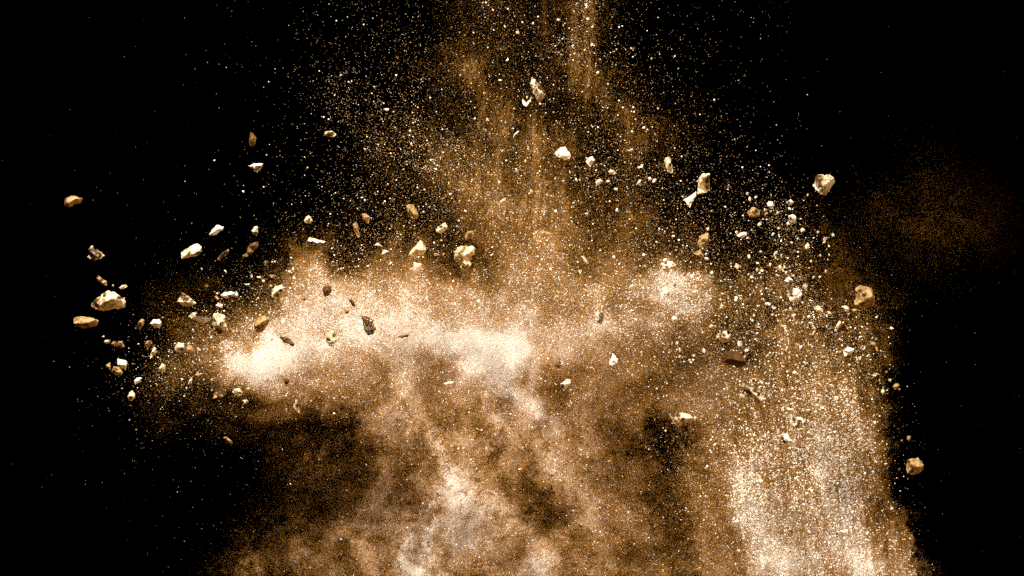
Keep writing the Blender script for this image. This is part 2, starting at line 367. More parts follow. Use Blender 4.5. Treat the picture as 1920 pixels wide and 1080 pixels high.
# --- the plume
R('rock','J',[(685,340),(700,280),(740,290),(790,350),(860,420),(850,470),(810,550),(765,552),(720,460)], 'highest rock in the plume, pale left face and black right face', [(735,370,.9),(790,460,.9)], [(760,350,22),(795,385,34),(835,425,28),(810,405,30)], mat='pale', worn=False, y=-.3)
R('dirt_clod','J',[(585,530),(600,510),(640,560),(700,480),(690,540),(645,600),(605,585)], 'small bright ragged clod lower left of the highest rock', [(640,560,.8)], [(650,555,10)], mat='white', rough=2.0)
R('stone_shard','J',[(492,960),(500,915),(545,870),(560,880),(520,915)], 'thin curved white chip in the plume below the ragged clod', mat='white')
R('pebble','J',[(320,300),(350,290),(372,302),(345,318)], 'little white lump in the left of the plume', mat='white')
R('rock','K',[(480,275),(545,215),(600,212),(640,260),(672,300),(650,355),(605,365),(540,340),(490,310)], 'bright white flat-faced rock in the middle of the plume', [(530,290,.5),(610,310,.55)], [(575,275,8),(600,320,9)], mat='white', thick=.5, y=-.3)
R('stone_shard','K',[(1712,390),(1720,335),(1770,320),(1795,380),(1815,470),(1800,515),(1745,490)], 'tall narrow pale shard on the right flank of the plume', [(1755,400,.9)], [(1775,420,18)], mat='pale')
R('dirt_clod','K',[(825,320),(850,345),(905,305),(928,350),(920,400),(880,440),(840,400)], 'burst fluffy white clod right of the white flat-faced rock', [(880,370,.9)], mat='white', rough=3.0)
R('dirt_clod','K',[(1075,490),(1110,460),(1150,478),(1178,505),(1140,525),(1095,520)], 'knobbly pale clod lower right of the burst fluffy clod', [(1125,495,.9)], [(1105,480,10)], rough=2.2)
R('dirt_clod','K',[(930,610),(960,585),(1000,562),(1015,600),(985,640),(945,650)], 'white splashed clod under the burst fluffy clod', mat='white', rough=2.8)
R('pebble','K',[(1050,600),(1075,582),(1110,595),(1090,618),(1062,618)], 'small cream lump right of the white splashed clod')
R('stone_shard','K',[(1405,440),(1440,430),(1455,405),(1476,410),(1470,440),(1430,452)], 'bright curled chip at the right edge of the plume', mat='white')
R('pebble','K',[(1408,630),(1430,585),(1456,578),(1452,610),(1425,632)], 'slanted white lump left of a pair of bright nuggets', mat='white')
R('pebble','K',[(1530,560),(1555,548),(1574,575),(1560,598),(1542,590)], 'left one of a pair of bright nuggets right of the plume', mat='white')
R('pebble','K',[(1576,605),(1600,568),(1632,572),(1620,605),(1590,622)], 'right one of a pair of bright nuggets right of the plume', mat='white')
R('stone_shard','K',[(1283,242),(1320,250),(1355,228),(1366,245),(1330,266)], 'bright ragged sliver above the curled chip in the plume', mat='white')
R('dirt_clod','K',[(1140,680),(1165,668),(1192,680),(1180,712),(1158,702)], 'small splashed crumb below the knobbly pale clod', rough=2.2)
# --- right of the plume
R('rock','L',[(765,500),(780,380),(820,330),(905,335),(912,400),(910,510),(870,545),(820,570),(765,565)], 'upright block-shaped rock with pale left face and brown right face', [(824,375,.95),(822,555,.95),(895,345,.4)], [(865,420,30),(870,480,30),(885,380,22)], mat='pale', worn=False, y=-.3)
R('stone_shard','L',[(610,620),(680,580),(755,525),(750,590),(710,660),(680,725),(650,680)], 'bright white three-pointed shard touching the block-shaped rock', [(690,620,.5)], mat='white', thick=.45, worn=False, y=-.3)
R('rock','M',[(245,475),(300,408),(340,415),(390,460),(385,510),(340,530),(270,525)], 'olive tan roundish rock with a glinting lower corner on the right', [(305,450,.9),(350,500,.7)], [(340,460,26)], mat='tan')
R('dirt_clod','M',[(465,370),(490,340),(530,350),(555,390),(540,425),(500,425)], 'bright broken nugget right of the olive tan rock', [(510,390,.8)], [(495,375,10)], mat='white', rough=1.8)
R('pebble','M',[(680,355),(735,320),(775,355),(740,390),(700,378)], 'bright nugget stacked above another under the heart-shaped rock', [(725,355,.9)], [(710,352,16)], mat='white')
R('pebble','M',[(705,500),(765,490),(800,520),(800,585),(750,592),(712,570)], 'squarish nugget half brown half white below the upper bright nugget', [(750,540,.9)], [(730,535,26)], mat='white')
R('pebble','M',[(120,725),(170,695),(240,690),(240,730),(205,762),(150,745)], 'cream oval pebble below the olive tan rock', [(185,725,.9)], mat='white')
R('rock','M',[(978,165),(1010,110),(1030,45),(1070,42),(1105,58),(1180,35),(1225,80),(1235,130),(1180,210),(1130,275),(1075,280),(1010,210)], 'heart-shaped rock, left half brown and right half pale, at upper right', [(1105,60,.6),(1100,170,.95),(1090,265,.5)], [(1040,80,36),(1060,120,40),(1060,170,38),(1075,215,20),(1165,140,9)], mat='pale', y=-.3)
R('pebble','M',[(575,470),(592,455),(608,470),(598,490),(580,488)], 'round white bead trailing below the bright broken nugget', mat='white')
R('pebble','M',[(1018,395),(1030,380),(1044,394),(1030,406)], 'tiny tan bead under the heart-shaped rock', mat='tan')
R('rock','Q',[(1005,220),(1030,140),(1100,95),(1135,105),(1140,190),(1130,235),(1040,270)], 'tan hooded rock with hollow face above the right dust', [(1060,170,.8),(1100,200,.8)], [(1085,195,26),(1060,230,14)], mat='tan', y=-.16)
R('stone_shard','Q',[(950,330),(1040,280),(1085,375),(1050,385),(1000,350)], 'faint triangular flake directly under the hooded rock', [(1040,335,.7)], mat='tan', y=0.05)
R('pebble','Q',[(1100,45),(1138,35),(1138,72),(1125,82)], 'tiny pale triangle above the hooded rock')
R('pebble','Q',[(715,135),(735,120),(755,132),(748,150),(722,150)], 'left one of two tiny white beads left of the hooded rock', mat='white')
R('pebble','Q',[(778,180),(795,165),(812,178),(800,196)], 'right one of two tiny white beads left of the hooded rock', mat='white')
R('pebble','Q',[(1086,340),(1102,322),(1118,338),(1106,355)], 'white bead at the tip of the faint triangular flake', mat='white')
R('dirt_clod','Q',[(575,445),(640,415),(720,430),(775,455),(720,500),(675,548),(620,520)], 'big blazing white clod breaking up on top of the right dust', [(650,460,.9),(690,500,.8)], mat='white', rough=2.8, y=-.2)
R('dirt_clod','Q',[(590,740),(640,695),(700,735),(690,820),(650,790),(610,840)], 'ragged pale clod below the big blazing clod', rough=2.6, mat='white', y=-.05)
R('dirt_clod','Q',[(1145,545),(1165,520),(1190,545),(1180,565),(1155,570)], 'small star-like white crumb right of the big blazing clod', rough=2.4, mat='white')
R('pebble','N',[(348,215),(375,190),(410,200),(425,235),(400,265),(365,258)], 'very white round pebble in the middle of the right dust', [(385,228,.8)], mat='white', y=-.27)
# --- right curtain
R('rock','O',[(450,410),(500,355),(560,365),(610,380),(632,430),(600,505),(550,530),(490,510)], 'glaring white rock with a dark upper left corner in the curtain', [(540,430,.9),(560,470,.8)], [(490,400,36),(520,380,26),(500,440,22)], mat='white')
R('rock','O',[(1210,380),(1240,335),(1310,330),(1380,350),(1430,400),(1455,480),(1430,560),(1340,620),(1260,600),(1215,560),(1230,480)], 'large rounded tan boulder with a pitted left side on the right edge', [(1320,500,.9),(1300,420,.8),(1385,460,.85)], [(1270,390,20),(1320,385,13),(1300,440,15),(1280,540,24),(1330,520,9),(1250,575,15)], mat='tan', rough=1.4, y=-.2)
R('stone_shard','O',[(325,125),(380,95),(405,135),(430,180),(360,165)], 'bright small triangle at the top of the grit curtain', [(375,140,.9)], [(350,128,14)])
R('dirt_clod','O',[(420,280),(450,250),(480,225),(525,275),(470,295)], 'white ragged lump above the glaring white rock', [(475,265,.9)], [(470,265,8)], mat='white', rough=1.8)
R('dirt_clod','O',[(750,590),(800,548),(855,585),(860,640),(830,660),(780,620)], 'cream lump with dark holes right of the glaring white rock', [(810,605,.9)], [(805,615,10),(835,620,8)], rough=1.8)
R('pebble','O',[(1070,570),(1110,550),(1152,580),(1150,640),(1115,655),(1100,610)], 'pale lump left of the large tan boulder', [(1115,600,.9)], [(1115,635,14)])
R('pebble','O',[(1175,600),(1210,590),(1250,600),(1235,635),(1200,640)], 'tan lump tucked under the left side of the large tan boulder', [(1215,615,.9)], [(1215,610,12)], mat='tan')
R('pebble','O',[(1000,790),(1040,725),(1070,740),(1060,790),(1025,818)], 'slanted cream pebble below the pale lump in the curtain', [(1035,770,.9)])
R('stone_shard','O',[(730,770),(755,775),(785,830),(745,890),(735,885),(758,830)], 'curved pale chip in the middle of the grit curtain', [(760,820,.8)])
R('rock','P',[(605,100),(660,60),(700,70),(725,100),(700,140),(650,160),(620,170)], 'dazzling white rock in the right of the grit curtain', [(660,110,.8)], [(690,75,8)], mat='white')
R('stone_shard','P',[(900,10),(955,5),(985,50),(1000,110),(985,108),(955,45),(915,35)], 'curved pale flake at the dark right edge of the curtain', [(960,35,.7)], mat='tan', thick=.5)
R('pebble','P',[(32,350),(60,325),(85,350),(70,378),(45,375)], 'white nugget in the left of the grit curtain', mat='white')
R('pebble','P',[(655,262),(680,245),(695,262),(680,285),(662,280)], 'small cream bead below the dazzling white rock')
R('stone_shard','P',[(890,410),(900,380),(950,370),(985,350),(1008,362),(970,395),(930,420)], 'blurred brown chip with a white end at the dark right edge', [(945,388,.8)], [(915,388,24)], mat='pale')
R('pebble','P',[(1108,430),(1130,415),(1155,430),(1140,458),(1118,450)], 'small dim tan pebble in the darkness right of the curtain', mat='tan')
R('pebble','P',[(1160,515),(1180,480),(1220,468),(1245,495),(1225,525),(1195,545)], 'larger dim tan lump in the darkness right of the curtain', [(1200,505,.9)], mat='tan')
R('pebble','P',[(1224,540),(1240,525),(1256,540),(1240,556)], 'tiny dim bead touching the larger dim tan lump', mat='tan')
R('pebble','P',[(1070,345),(1095,325),(1112,342),(1095,365),(1078,362)], 'dim brown pebble at the right fringe of the grit', mat='brown')
R('rock','N',[(855,440),(870,400),(930,365),(970,365),(1015,430),(1010,470),(970,495),(900,480)], 'brown oval rock with a pale right rim above the darkest rock', [(925,430,.8),(970,450,.8)], [(920,410,36),(955,450,20)], mat='pale', y=-.2)
R('rock','N',[(912,660),(950,590),(1060,580),(1130,620),(1170,655),(1210,745),(1180,765),(1080,765),(1000,750),(930,710)], 'darkest rock, near black and rounded with a thin pale crack', [(1000,670,.9),(1090,690,.85),(1160,700,.7)], [(1000,660,60)], mat='dark', y=-.36)
R('pebble','N',[(1170,585),(1195,560),(1226,575),(1210,600),(1182,602)], 'pale pebble at the upper right of the darkest rock', mat='white')
R('rock','S',[(1015,250),(1030,220),(1080,255),(1170,285),(1240,340),(1270,420),(1250,475),(1215,495),(1150,420),(1100,360),(1040,310)], 'long leaning rock, brown inside with a white left edge', [(1090,300,.8),(1170,360,.9),(1220,430,.8)], [(1080,310,36),(1110,345,30),(1160,310,28),(1200,350,24)], mat='pale', y=-.38)
R('pebble','S',[(1120,205),(1140,175),(1185,172),(1192,205),(1160,228),(1130,225)], 'cream ring-like pebble with brown hollow above the long leaning rock', [(1155,200,.5)], [(1155,198,18)])
R('dirt_clod','S',[(985,400),(1020,340),(1060,365),(1075,420),(1040,450),(1000,440)], 'dusty pale clod at the left side of the long leaning rock', rough=2.0, y=-.1)
R('rock','S',[(205,585),(240,560),(330,560),(440,575),(490,625),(440,660),(370,690),(300,715),(250,680)], 'wide pointed rock with a white left facet and dark middle', [(270,610,.8),(310,690,.6),(350,620,.95),(430,620,.6)], [(260,580,26),(310,590,30),(350,640,30),(370,670,18)], mat='pale', y=-.38)
R('rock','S',[(1560,660),(1590,615),(1690,610),(1740,660),(1700,730),(1620,750)], 'round rock with dark hollow front and white lower rim in the curtain', [(1640,670,.8)], [(1620,640,32),(1660,670,34),(1650,715,20)], mat='white')
R('rock','S',[(1440,830),(1470,800),(1540,800),(1590,880),(1590,940),(1540,930),(1480,890)], 'slanted rock with a dark ragged left face below the round hollow one', [(1520,870,.8)], [(1480,840,24),(1510,880,26)], mat='white', rough=1.5)
R('dirt_clod','S',[(1510,510),(1540,495),(1610,520),(1600,555),(1560,560)], 'cream lump with two brown dents above the round hollow rock', [(1560,530,.8)], [(1535,520,10),(1570,535,9)], rough=1.6)
R('pebble','S',[(1838,480),(1860,458),(1905,465),(1910,495),(1870,505)], 'pale knob with two dark holes at right of the round hollow rock', [(1875,482,.8)], [(1855,482,9),(1885,488,9)])
R('dirt_clod','S',[(1068,715),(1100,690),(1140,700),(1130,730),(1090,735)], 'bright crumb in the dust below the long leaning rock', mat='white', rough=2.2)
R('rock','T',[(835,560),(845,490),(900,478),(950,475),(975,460),(1040,555),(1030,600),(970,650),(900,668),(840,650)], 'dim tan rock with dark streak alone beyond the lower right dust', [(890,560,.8),(960,560,.85)], [(860,515,18),(885,560,22),(895,610,24),(995,530,9)], mat='tan', y=-.3)
R('pebble','T',[(840,228),(862,222),(887,228),(884,262),(862,285),(845,262)], 'dim tan drop-shaped pebble above the lone dim tan rock', mat='tan')
R('pebble','T',[(655,1040),(672,1022),(692,1040),(680,1062),(660,1060)], 'bright white bead low in the right fringe of grit', mat='white')
R('pebble','T',[(772,275),(785,262),(798,274),(785,288)], 'tiny dim bead left of the drop-shaped pebble', mat='tan')
# --- sunk in the bright dust of the middle
R('rock','U',[(925,310),(955,260),(1030,275),(1038,350),(1000,410),(955,390)], 'brown-faced rock with a white left side in the dust right of centre', [(960,320,.7),(1000,330,.9)], [(995,310,40),(995,370,34)], mat='white', y=-.3)
R('rock','U',[(470,880),(520,768),(545,790),(565,880),(520,905)], 'brown drop-shaped rock pointing up beside the brightest haze', [(520,850,.9)], mat='brown', y=-.27)
R('rock','U',[(1085,860),(1130,735),(1195,790),(1190,850),(1130,880)], 'white tooth-shaped rock in the brown dust right of centre', [(1140,810,.7)], mat='white', thick=.5, y=-.3)
R('rock','X',[(1015,480),(1100,420),(1145,430),(1140,470),(1090,540),(1040,540)], 'pale fragment with brown left part below the brown drop-shaped rock', [(1090,480,.8)], [(1050,500,26)], mat='white', y=-.22)
R('pebble','X',[(1112,545),(1130,522),(1158,540),(1150,565),(1125,562)], 'tiny white pebble touching the pale fragment', mat='white')
R('stone_shard','V',[(425,715),(480,690),(555,688),(525,715),(460,732)], 'thin white flake in the brown haze below the centre', [(480,712,.6)], mat='white', thick=.5, y=-.3)
R('dirt_clod','W',[(695,435),(790,430),(850,490),(865,570),(850,640),(770,665),(740,580)], 'largest brown clod in the bright dust, crumbling at its foot', [(770,500,.9),(810,580,.9)], [(760,480,40),(800,530,34)], mat='brown', rough=1.8, y=-.27)
R('stone_shard','W',[(1090,672),(1150,655),(1245,640),(1230,668),(1150,685)], 'thin grey brown sliver lying in the brightest dust', mat='brown', y=-.3)
R('dirt_clod','W',[(555,245),(590,230),(630,290),(638,345),(600,320)], 'small brown crumb above left of the largest brown clod', mat='brown', rough=1.8, y=-.27)
R('dirt_clod','W',[(520,390),(545,360),(572,385),(560,415),(530,412)], 'second small brown crumb, below the first one by the largest clod', mat='brown', rough=1.8, y=-.27)
R('pebble','W',[(275,345),(292,338),(298,360),(285,375)], 'tiny brown grain under the six-sided dark rock', mat='brown', y=-.27)
R('pebble','W',[(40,245),(60,230),(85,242),(70,265),(48,262)], 'tiny brown lump left of the six-sided dark rock', mat='brown', y=-.27)
R('rock','Y',[(740,340),(840,310),(940,350),(900,410),(840,440),(780,400)], 'faint dust-veiled rock with pale corners low in the plume', [(840,360,.9)], [(830,365,34)], mat='tan', y=0.08)
R('stone_shard','Y',[(1250,600),(1290,595),(1350,690),(1310,700),(1275,640)], 'small pale tongue-shaped flake right of the faint veiled rock', y=-.02)
R('pebble','Y',[(735,335),(775,305),(782,318),(748,355)], 'bright corner chip at the left of the faint veiled rock', mat='white', y=0)
R('stone_shard','V',[(788,-150),(800,-215),(830,-240),(845,-205),(838,-180),(805,-140)], 'white upright shard sunk in the dust just above the centre', mat='white', y=-.12)
R('stone_shard','V',[(1270,1660),(1285,1675),(1300,1660),(1310,1675),(1290,1690),(1272,1680)], 'tiny bright chip in the lower smoke below the centre', mat='white')

# ------------------------------------------------------------------ nameless crumbs, each its own object
crumb_rnd = random.Random(77)
CRUMB_BASE = []
for i in range(8):
    n = crumb_rnd.choice((6, 7, 8))
    el = crumb_rnd.uniform(.55, 1)
    pts = [(math.cos(t) * 10 * crumb_rnd.uniform(.65, 1.1), math.sin(t) * 10 * el * crumb_rnd.uniform(.65, 1.1)) for t in [k * 2 * math.pi / n for k in range(n)]]
    me = rock_mesh('crumb', pts, None, [(crumb_rnd.uniform(-8, 8), crumb_rnd.uniform(-6, 6), 5)] if i % 2 else [], .6, 'white' if i % 3 else 'pale', 900 + i, 2.2, True)
    CRUMB_BASE.append(bpy.data.objects.new('crumb', me))
def scatter(n, box, label, group, smin, smax, dens=None):
    k = 0
    while k < n:
        x = crumb_rnd.uniform(box[0], box[2]); y = crumb_rnd.uniform(box[1], box[3])
        if dens and crumb_rnd.random() > dens(x, y): continue
        src = CRUMB_BASE[crumb_rnd.randrange(8)]
        o = src.copy(); sc.collection.objects.link(o)
        o.location = at(x, y, crumb_rnd.uniform(-0.36, -0.12))
        s = (smin + (smax - smin) * crumb_rnd.random() ** 2.2) / 10
        o.scale = (s, s * crumb_rnd.uniform(.6, 1), s * crumb_rnd.uniform(.6, 1.1))
        o.rotation_euler = [crumb_rnd.uniform(0, 6.28) for _ in range(3)]
        tag(o, label, 'crumb', group)
        k += 1
scatter(44, (1350, 430, 1690, 1000), 'small pale nameless crumb falling in the right-hand grit curtain', 'crumbs in the right-hand curtain', 4, 8,
        lambda x, y: max(0.05, 1 - abs(x - (1500 + (y - 500) * .1)) / 170) * max(.15, 1 - (y - 430) / 480))
scatter(22, (1380, 360, 1560, 520), 'small pale nameless crumb at the top of the grit curtain', 'crumbs at the top of the curtain', 3.5, 6.5)
scatter(24, (900, 0, 1260, 420), 'small pale nameless crumb in the brown plume', 'crumbs in the plume', 3, 6.0)
scatter(26, (330, 480, 560, 760), 'small pale nameless crumb in the left-hand spray', 'crumbs in the left-hand spray', 3, 6.5,
        lambda x, y: max(0.0, 1 - abs((y - 640) + (x - 440) * .55) / 110))
scatter(24, (1180, 480, 1420, 680), 'small pale nameless crumb over the right part of the bright dust', 'crumbs over the right dust', 3.5, 7.0)

# ------------------------------------------------------------------ the dust: where how much of it hangs
H_ROWS = """
000000000000000000000000000000000000000000231717033500391200000000000000000000000000000000000000
000000000000000000000000000000000000000000080219033500473500000000000000000000000000000000000000
000000000000000000000000000000000000000035454505101202552500000000000000000000000000000000000000
000000000000000000000000000000000000000000335510193302484500000000000000000000000000000000000000
000000000000000000000000000000000000000035052633350502200535250000000000000000000000000000000000
000000000000000000000000000000000002020916050515554516054515302500000000000000000000000000000000
000000000000000000000000000000000033063915321531402515171015450300000000000000000000000000000000
000000000000000000000000000000000002020515521530262515150518450200000000000000000000001414140000
000000000000000000000000000000001705200527152525652515401520050200000000000000000000152022221500
000000000000000000000000000000000502070505152525633825213824050200000000000000000010182525252010
000000000000000000000000000000210210420505152525583556151544052920020202020217250812202525252000
000000000000000000000000000255370522501540152547356139375543151515052002050502251015222525252500
000000000000000000000000023745656558373541152551545635254052418565152305153205330808142025181200
000000000000000020250205157555736473585545623575455063586447667862353852252537450514000000000000
000000000000002505051530355965777472656560577445834546455647538545412539252525151522000000000000
000000000000000239334058946572696594807969656567756368688557755851252925252525421502000000000000
000000000000000225408590949488896458698585949494945781615837652539393132574452254502000000000000
000000000000020543275988655559526675476648719494947547493759255535656565463535403011000000000000
000000000000021907191525353565465737545852536494673525456545432551543552377573592545000000000000
000000000000000025250935441505284262755325483555856144584329552575754754355854754645000000000000
000000000000000000002525252225170746456063593575357535535525450715405564746345756626000000000000
000000000000000000000000002528321420413235553559454662475215190515643585456685565240000000000000
000000000000000000000000002510224524552575834554345462552955411525644594603564715145000000000000
000000000000000000000000002519354527553159947045394425754542422225654594634585637520452500000000
000000000000000000000000253531455565657549856275541541754158552752253594856053857131552500000000
000000000000000000000014134055492565354974737535496141255430441537654957944545676937653500000000
000000000000000000002543252742333835758053355342758046504540445227625045948245816548753500000000
""".split()
S_ROWS = """
000001123334443222110000
000001133444444322100000
000011234444445332100000
000001234555555443211100
010011234555555544321110
000111345555655554532110
000124566656666666642110
000346666665666777774000
002566555443345667875000
002444444333334456775100
001112222222223456775100
000111112222223456775100
000011111122223445665200
000011111122223445665200
""".split()
rng = np.random.default_rng(20240611)
GW, GH = 960, 540                       # field cells, 2 mm each

def grid(rows, cell, W=GW, H=GH, d=1):
    a = np.array([[int(r[i:i + d]) for i in range(0, len(r), d)] for r in rows], float) / 10 ** (d - 1)
    ys = np.clip((np.arange(H) * 2 + 1) / cell - .5, 0, a.shape[0] - 1.001); xs = np.clip((np.arange(W) * 2 + 1) / cell - .5, 0, a.shape[1] - 1.001)
    y0, x0 = ys.astype(int), xs.astype(int); fy, fx = (ys - y0)[:, None], (xs - x0)[None]
    return (a[y0][:, x0] * (1 - fy) + a[y0 + 1][:, x0] * fy) * (1 - fx) + (a[y0][:, x0 + 1] * (1 - fy) + a[y0 + 1][:, x0 + 1] * fy) * fx

def spectral(beta, ax=1.0, ay=1.0, lo=0.0, seed=0, W=GW, H=GH):
    """random field with a power-law spectrum; ax, ay stretch it along x / z; lo cuts the largest scales"""
    r = np.random.default_rng(seed)
    P = 256
    w, h = W + P, H + P
    f = np.fft.rfft2(r.standard_normal((h, w)))
    ky = np.fft.fftfreq(h)[:, None] * ay; kx = np.fft.rfftfreq(w)[None] * ax
    k = np.hypot(kx, ky); k[0, 0] = 1
    amp = k ** (-beta / 2) * (1 - np.exp(-(k / max(lo, 1e-6)) ** 2) if lo else 1)
    amp[0, 0] = 0
    n = np.fft.irfft2(f * amp, s=(h, w))[:H, :W]
    return (n - n.mean()) / n.std()

def blur(a, s):
    P = int(4 * s) + 2
    b = np.pad(a, P, mode='edge')
    ky = np.fft.fftfreq(b.shape[0])[:, None]; kx = np.fft.rfftfreq(b.shape[1])[None]
    g = np.exp(-2 * (np.pi * s) ** 2 * (kx ** 2 + ky ** 2))
    return np.fft.irfft2(np.fft.rfft2(b) * g, s=b.shape)[P:-P, P:-P]

def warp(a, dx, dy):
    yy, xx = np.mgrid[0:a.shape[0], 0:a.shape[1]].astype(float)
    x = np.clip(xx + dx, 0, a.shape[1] - 1.001); y = np.clip(yy + dy, 0, a.shape[0] - 1.001)
    x0, y0 = x.astype(int), y.astype(int); fx, fy = x - x0, y - y0
    return (a[y0, x0] * (1 - fx) + a[y0, x0 + 1] * fx) * (1 - fy) + (a[y0 + 1, x0] * (1 - fx) + a[y0 + 1, x0 + 1] * fx) * fy

YY, XX = np.mgrid[0:GH, 0:GW].astype(float); XX = XX * 2 + 1; YY = YY * 2 + 1       # millimetres
def sstep(a, lo, hi):
    t = np.clip((a - lo) / (hi - lo), 0, 1); return t * t * (3 - 2 * t)

curtain_zone = sstep(XX, 1300, 1400) * sstep(YY, 420, 560)
plume_zone = 1 - sstep(YY, 380, 500)
smoke_zone = sstep(YY, 690, 800) * (1 - sstep(XX, 1280, 1400))
puff_zone = sstep(XX, 1480, 1580) * (1 - sstep(YY, 520, 580))
Hf = grid(H_ROWS, 40, d=2)
soft = np.maximum(sstep(XX, 1250, 1330) * (1 - sstep(XX, 1560, 1610)) * sstep(YY, 640, 740), plume_zone)
Hf = blur(Hf, 7) * (1 - soft) + blur(Hf, 14) * soft
edge = 1652 + .30 * np.maximum(0, YY - 780) + 9 * spectral(2.5, lo=.01, seed=21)      # dust thinned away past this line, in place of the shade beyond
Hf *= 1 - sstep(XX - edge, -14, 26) * sstep(YY, 540, 600)
wx, wy = spectral(3.2, lo=.004, seed=1), spectral(3.2, lo=.004, seed=2)
Hf = warp(Hf, wx * (7 + 6 * plume_zone), wy * 7)
billow = spectral(2.9, lo=.012, seed=3)
ridged = 1 - 2 * np.abs(spectral(2.8, lo=.013, seed=4)); ridged = (ridged - ridged.mean()) / ridged.std()
ridged = warp(ridged, spectral(3, lo=.01, seed=8) * 12, spectral(3, lo=.01, seed=9) * 12)
fine = spectral(1.7, lo=.03, seed=5)
streak = spectral(2.0, ax=1.0, ay=9.0, lo=.012, seed=6)       # stretched along the fall
streak = warp(streak, -(YY - 540) * .06 * curtain_zone, 0 * YY)
Hn = (0.26 + .08 * smoke_zone - .14 * plume_zone - .12 * curtain_zone) * billow + (0.36 * smoke_zone + .45 * puff_zone) * ridged + .13 * fine \
     + streak * (0.42 * curtain_zone + 0.36 * plume_zone) * (1 - puff_zone)
Hf = np.clip(Hf + Hn * sstep(Hf, .3, 2.5) * (1 - .55 * sstep(Hf, 7, 9)), 0, 9.4)

def stroke(f, path, width, gain):
    """a wisp of dust along a polyline"""
    d = np.full_like(f, 1e9)
    for (ax_, ay_), (bx_, by_) in zip(path, path[1:]):
        vx, vy = bx_ - ax_, by_ - ay_
        t = np.clip(((XX - ax_) * vx + (YY - ay_) * vy) / (vx * vx + vy * vy), 0, 1)
        d = np.minimum(d, np.hypot(XX - ax_ - t * vx, YY - ay_ - t * vy))
    return f + gain * np.exp(-(d / width) ** 2) * (1 + .35 * ridged)
for path, w_, g_ in [
    ([(1106, 0), (1102, 70), (1106, 130), (1098, 180), (1092, 205)], 10, .6),
    ([(1000, 205), (1004, 260), (1002, 330)], 9, .9), ([(1018, 0), (1022, 60)], 5, .8),
    ([(1160, 200), (1185, 235), (1205, 275)], 14, .6), ([(840, 95), (868, 130), (880, 150)], 14, .8),
    ([(760, 215), (812, 280), (840, 330)], 26, .7), ([(700, 290), (740, 340)], 26, .5),
    ([(805, 815), (830, 860), (860, 905), (880, 945), (905, 965)], 15, .8), ([(840, 890), (856, 930)], 14, .8),
    ([(815, 975), (800, 1010), (802, 1030)], 9, 1.3), ([(765, 1010), (755, 1055), (790, 1075)], 12, 1.0),
    ([(770, 745), (800, 790), (825, 830)], 12, .5), ([(735, 640), (760, 740)], 12, .4),
    ([(965, 700), (945, 740), (930, 780)], 18, .5), ([(1010, 830), (1040, 885)], 14, .7),
    ([(1362, 820), (1378, 880), (1392, 940), (1405, 1010), (1440, 1075)], 24, .4),
    ([(1535, 880), (1548, 940)], 12, .9), ([(1560, 1010), (1610, 1040), (1650, 1075)], 20, .9),
    ([(520, 690), (470, 670), (430, 672)], 14, .6), ([(1000, 1050), (1015, 1075)], 9, .9)]:
    Hf = stroke(Hf, path, w_, g_)
for path, w_, g_ in [([(985, 915), (1030, 945), (1055, 965)], 18, -.7),
                     ([(1260, 970), (1290, 1005)], 24, -.6), ([(1058, 60), (1056, 150)], 10, -1.0), ([(1118, 205), (1135, 260)], 8, -.9),
                     ([(330, 775), (500, 800), (640, 800)], 12, -.8), ([(790, 805), (800, 845)], 7, -.8)]:
    Hf = stroke(Hf, path, w_, g_)
Hf = np.clip(Hf, 0, 9.4)
Sf = np.clip(blur(grid(S_ROWS, 80), 12) + .25 * billow + .35 * fine * 1.2, 0, 9)
for path, w_, g_ in [([(1098, 0), (1095, 60), (1085, 110)], 22, 2.2), ([(1040, 90), (1075, 75)], 16, 1.5), ([(905, 0), (910, 30)], 14, 1.5),
                     ([(1440, 380), (1480, 440), (1490, 540)], 36, 1.6), ([(1530, 540), (1535, 700)], 26, 1.2), ([(1610, 560), (1620, 720)], 30, 1.2),
                     ([(1120, 330), (1230, 335)], 22, 1.0), ([(620, 170), (720, 240), (810, 290), (860, 340)], 60, 1.1), ([(1240, 500), (1300, 560)], 34, 1.2), ([(330, 690), (520, 560)], 40, .9)]:
    Sf = stroke(Sf, path, w_, g_)
Sf = np.clip(Sf, 0, 9)
Sf = np.where(Sf < .55, Sf * .35, Sf)

LV = np.arange(10)
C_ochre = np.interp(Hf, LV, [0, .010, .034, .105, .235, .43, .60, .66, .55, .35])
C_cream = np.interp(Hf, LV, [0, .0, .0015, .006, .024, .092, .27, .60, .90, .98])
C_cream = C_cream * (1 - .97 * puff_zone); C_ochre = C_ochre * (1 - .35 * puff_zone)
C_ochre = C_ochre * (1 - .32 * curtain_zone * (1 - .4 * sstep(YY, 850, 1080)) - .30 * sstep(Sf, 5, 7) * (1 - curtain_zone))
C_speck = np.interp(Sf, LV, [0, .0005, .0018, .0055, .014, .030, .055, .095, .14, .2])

def pick(cover, r_mean2, cellsize=2.0):
    """cell coverage -> random plane positions (mm) of grains with mean square radius r_mean2"""
    n = -np.log(1 - np.clip(cover, 0, .97)) * cellsize ** 2 / (math.pi * r_mean2)
    cnt = rng.poisson(n)
    idx = np.repeat(np.arange(cnt.size), cnt.ravel())
    iy, ix = np.divmod(idx, GW)
    return (ix + rng.random(idx.size)) * cellsize, (iy + rng.random(idx.size)) * cellsize, iy, ix

